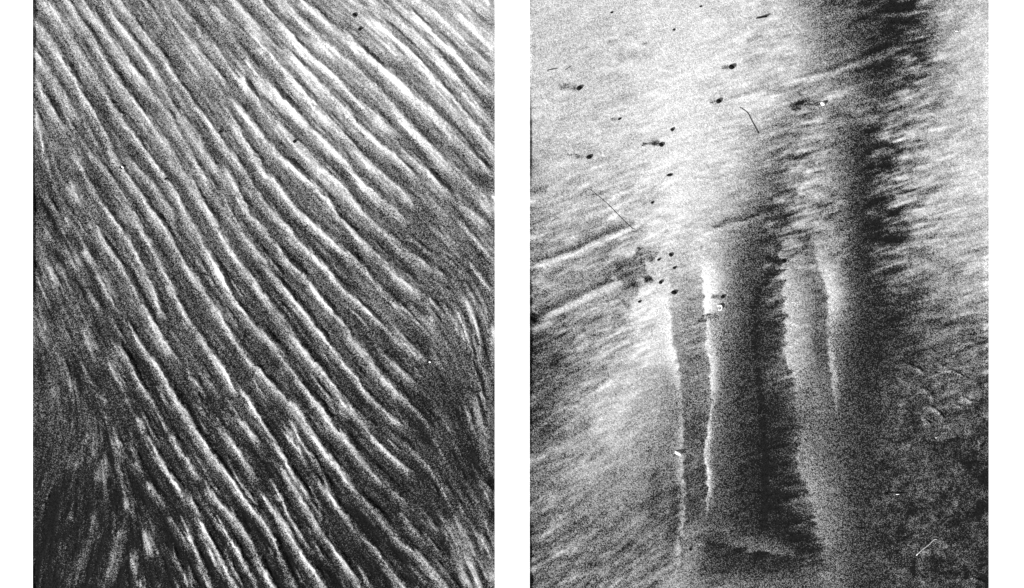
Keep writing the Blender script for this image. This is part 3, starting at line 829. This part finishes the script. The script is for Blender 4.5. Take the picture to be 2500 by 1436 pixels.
def details():
    P = pebble
    P(1414, 215, 7, 5.5, 20, 'dark pebble with a wide grey tail fanning out to its left')
    P(1785, 164, 6.5, 5.5, 0, 'dark pebble with a short thin pointed tail, highest of the pebbles on the brightest sand')
    P(1754, 247, 6.5, 6, 40, 'dark pebble at the lower left end of a long faint oblique furrow')
    P(1641, 317, 4.2, 4, 0, 'small round dark pebble without a tail, above the pebble with the hooked double tail')
    P(1614, 354, 6.5, 5, -20, 'dark pebble with a hooked double tail curling back to its left')
    P(1438, 384, 7, 5, 10, 'dark pebble with two thin parallel lines trailing to its left')
    P(1512, 291, 4, 2.6, 10, 'tiny dark grain with a faint short tail, between the wide-tailed and the double-lined pebbles')
    P(1634, 428, 7, 2.8, 0, 'flat black sliver lying level alone on bright empty sand', 'seed', 'seed')
    P(1592, 495, 3.2, 3, 0, 'tiny round dark speck at the right end of a grey smear')
    P(1608, 634, 4.5, 3.4, 20, 'small dark pebble at the tip of a dark arrow-shaped smear')
    P(1637, 623, 5.4, 4.2, -35, 'oval black pebble right of the arrow-shaped smear, first of a loose column')
    P(1646, 654, 4.2, 3.8, 0, 'small rough dark pebble under the oval black one, second of the loose column')
    P(1612, 690, 4, 4, 0, 'small round dark pebble beside a short dark smear, left of the loose column')
    P(1645, 715, 7, 4.4, -15, 'wide black pebble at the edge of the dark channel, lowest of the loose column')
    P(1912, 638, 7, 5, -10, 'black pebble with a dark tail lying inside the broad grey hollow')
    P(1764, 725, 5, 4.5, 0, 'dark pebble on the shoulder of the bright bank, above the white curled shell')
    P(1301, 786, 6.5, 6, 0, 'larger of two dark pebbles touching the left edge of the right-hand sand')
    P(1299, 769, 5, 4.2, 0, 'smaller of two dark pebbles at the left edge, above the larger one')
    P(1561, 737, 4, 3, 0, 'small dark grain at the lower end of a dark smear beside the bright bank')
    P(1645, 73, 3.4, 2.4, -30, 'tiny dark chip on blank sand, up and left of the highest tailed pebble')
    P(1493, 31, 4, 2.2, 0, 'tiny dark chip near the top edge of the pale sand')
    P(1710, 16, 3.6, 2, -20, 'tiny dark chip at the top edge, right of the other edge chip')
    P(1685, 1342, 4, 3, -40, 'small dark pebble among lumps at the foot of the channel')
    g = 'dark pebbles on the rippled sand'
    P(719, 346, 4.2, 4, 0, 'round black pebble on the brightest rippled crest', group=g)
    P(866, 37, 6, 4, -35, 'larger of two black pebbles on pale sand by the upper right ridges', group=g)
    P(878, 72, 4.5, 4, 0, 'smaller black pebble just below the larger one near the top ridges', group=g)
    P(405, 437, 3, 3, 0, 'tiny black pebble in a dark hollow left of centre of the rippled sand', group=g)
    P(538, 322, 3.4, 3, 0, 'tiny black pebble at the upper end of a thin dark gully', group=g)
    P(770, 881, 3.2, 3, 0, 'tiny black pebble on a bright crest in the lower half of the rippled sand', group=g)
    P(580, 1089, 3.6, 2.6, 0, 'tiny black pebble on the right rim of a broad pale ridge', group=g)
    P(86, 27, 3.2, 3, 0, 'tiny black pebble by the upper left corner of the rippled sand', group=g)
    P(295, 410, 4.2, 2.6, -25, 'dark chip beside a white one at the head of a ridge', group=g)
    P(300, 408, 4, 2.6, -30, 'white chip beside a dark one at the head of a ridge', 'shell chip', 'shell_chip', M_PALE, group=None)
    P(1050, 884, 3.2, 2.2, 10, 'white shell chip at the lower end of a long ridge', 'shell chip', 'shell_chip', M_PALE, group=None)
    # pale pieces
    P(2009, 253, 5.6, 4.4, -5, 'smooth white pebble at the right end of a dark tail mark', 'pebble', 'white_pebble', M_PALE, 3.0, None)
    P(1656, 1106, 8.5, 4.6, -18, 'angular white stone sitting on the narrow left bank of the channel', 'stone', 'white_stone', M_PALE, 4.0, None)
    P(2336, 76, 4, 1.6, 10, 'thin white sliver at the right end of the longest oblique ridge', 'shell chip', 'shell_chip', M_PALE, None, None)
    P(2286, 1069, 3, 0.9, 0, 'thin white fleck lying level on the black sand', 'shell chip', 'shell_chip', M_PALE, None, None)
    # curled shell: an open ring
    org = W(1757, 751)
    ring = [(1757 + 6 * math.cos(a), 751 + 7 * math.sin(a)) for a in [math.radians(q) for q in range(-150, 131, 20)]]
    tag(link('curled_shell', fibre_bm(ring, 2.0, 1.2, org), M_PALE, org), 'small curled white shell open to the left on the bright bank', 'shell')
    # seed with a stem
    e = bpy.data.objects.new('stemmed_seed', None); e.location = W(2164, 1206, ground(2164, 1206)); C.objects.link(e)
    tag(e, 'dark seed with a long thin stem pointing right on the black sand', 'seed')
    link('seed_body', lump(6, 3.4, 2.6, 5, rot=math.radians(25)), M_DARK, (0, 0, 0.0006), e)
    org = Vector(e.location)
    link('stem', fibre_bm([(2168, 1204), (2185, 1203), (2200, 1205), (2216, 1204)], 1.1, 0.6, org), M_FIBRE, (0, 0, 0), e)
    link('husk', lump(5, 1.0, 1.0, 9, rot=0.05), M_PALE, W(2192, 1207, ground(2192, 1207) + .001) - org, e)
    # sticks and fibres
    fibre([(2237, 1356), (2252, 1342), (2268, 1330), (2281, 1317), (2288, 1318)], 1.1, 0.7, 'thin bleached twig with a bent tip on the black sand', 'twig', 'twig', M_STICK)
    fibre([(1846, 45), (1858, 43), (1872, 40)], 1.2, 2.2, 'short dark twig near the top of the pale sand', 'twig', 'twig', M_DARK)
    g = 'thin dark root fibres on the pale sand'
    fibre([(1806, 262), (1824, 275), (1835, 295), (1846, 315), (1852, 327)], .4, .6, 'thin bent dark fibre hanging down left of the white pebble tail mark', 'fibre', 'root_fibre', M_FIBRE, g)
    fibre([(1972, 271), (1958, 288), (1940, 305), (1922, 322), (1910, 334)], .35, .6, 'thin straight dark fibre slanting down from the white pebble tail mark', 'fibre', 'root_fibre', M_FIBRE, g)
    fibre([(1336, 173), (1346, 170), (1354, 169), (1361, 167)], .9, .5, 'thicker of two short dark fibres high on the left of the pale sand', 'fibre', 'root_fibre', M_FIBRE, g)
    fibre([(1380, 171), (1386, 166), (1393, 163)], .7, .7, 'thinner of two short dark fibres high on the left of the pale sand', 'fibre', 'root_fibre', M_FIBRE, g)
    fibre([(1440, 462), (1466, 483), (1496, 510), (1518, 535), (1546, 560)], .25, .4, 'long faint dark thread crossing grey streaks above an oblique ridge', 'fibre', 'root_fibre', M_FIBRE, g)
    fibre([(1908, 613), (1918, 614), (1930, 613)], .6, .6, 'short level dark fibre just above the black pebble in the grey hollow', 'fibre', 'root_fibre', M_FIBRE, g)
details()
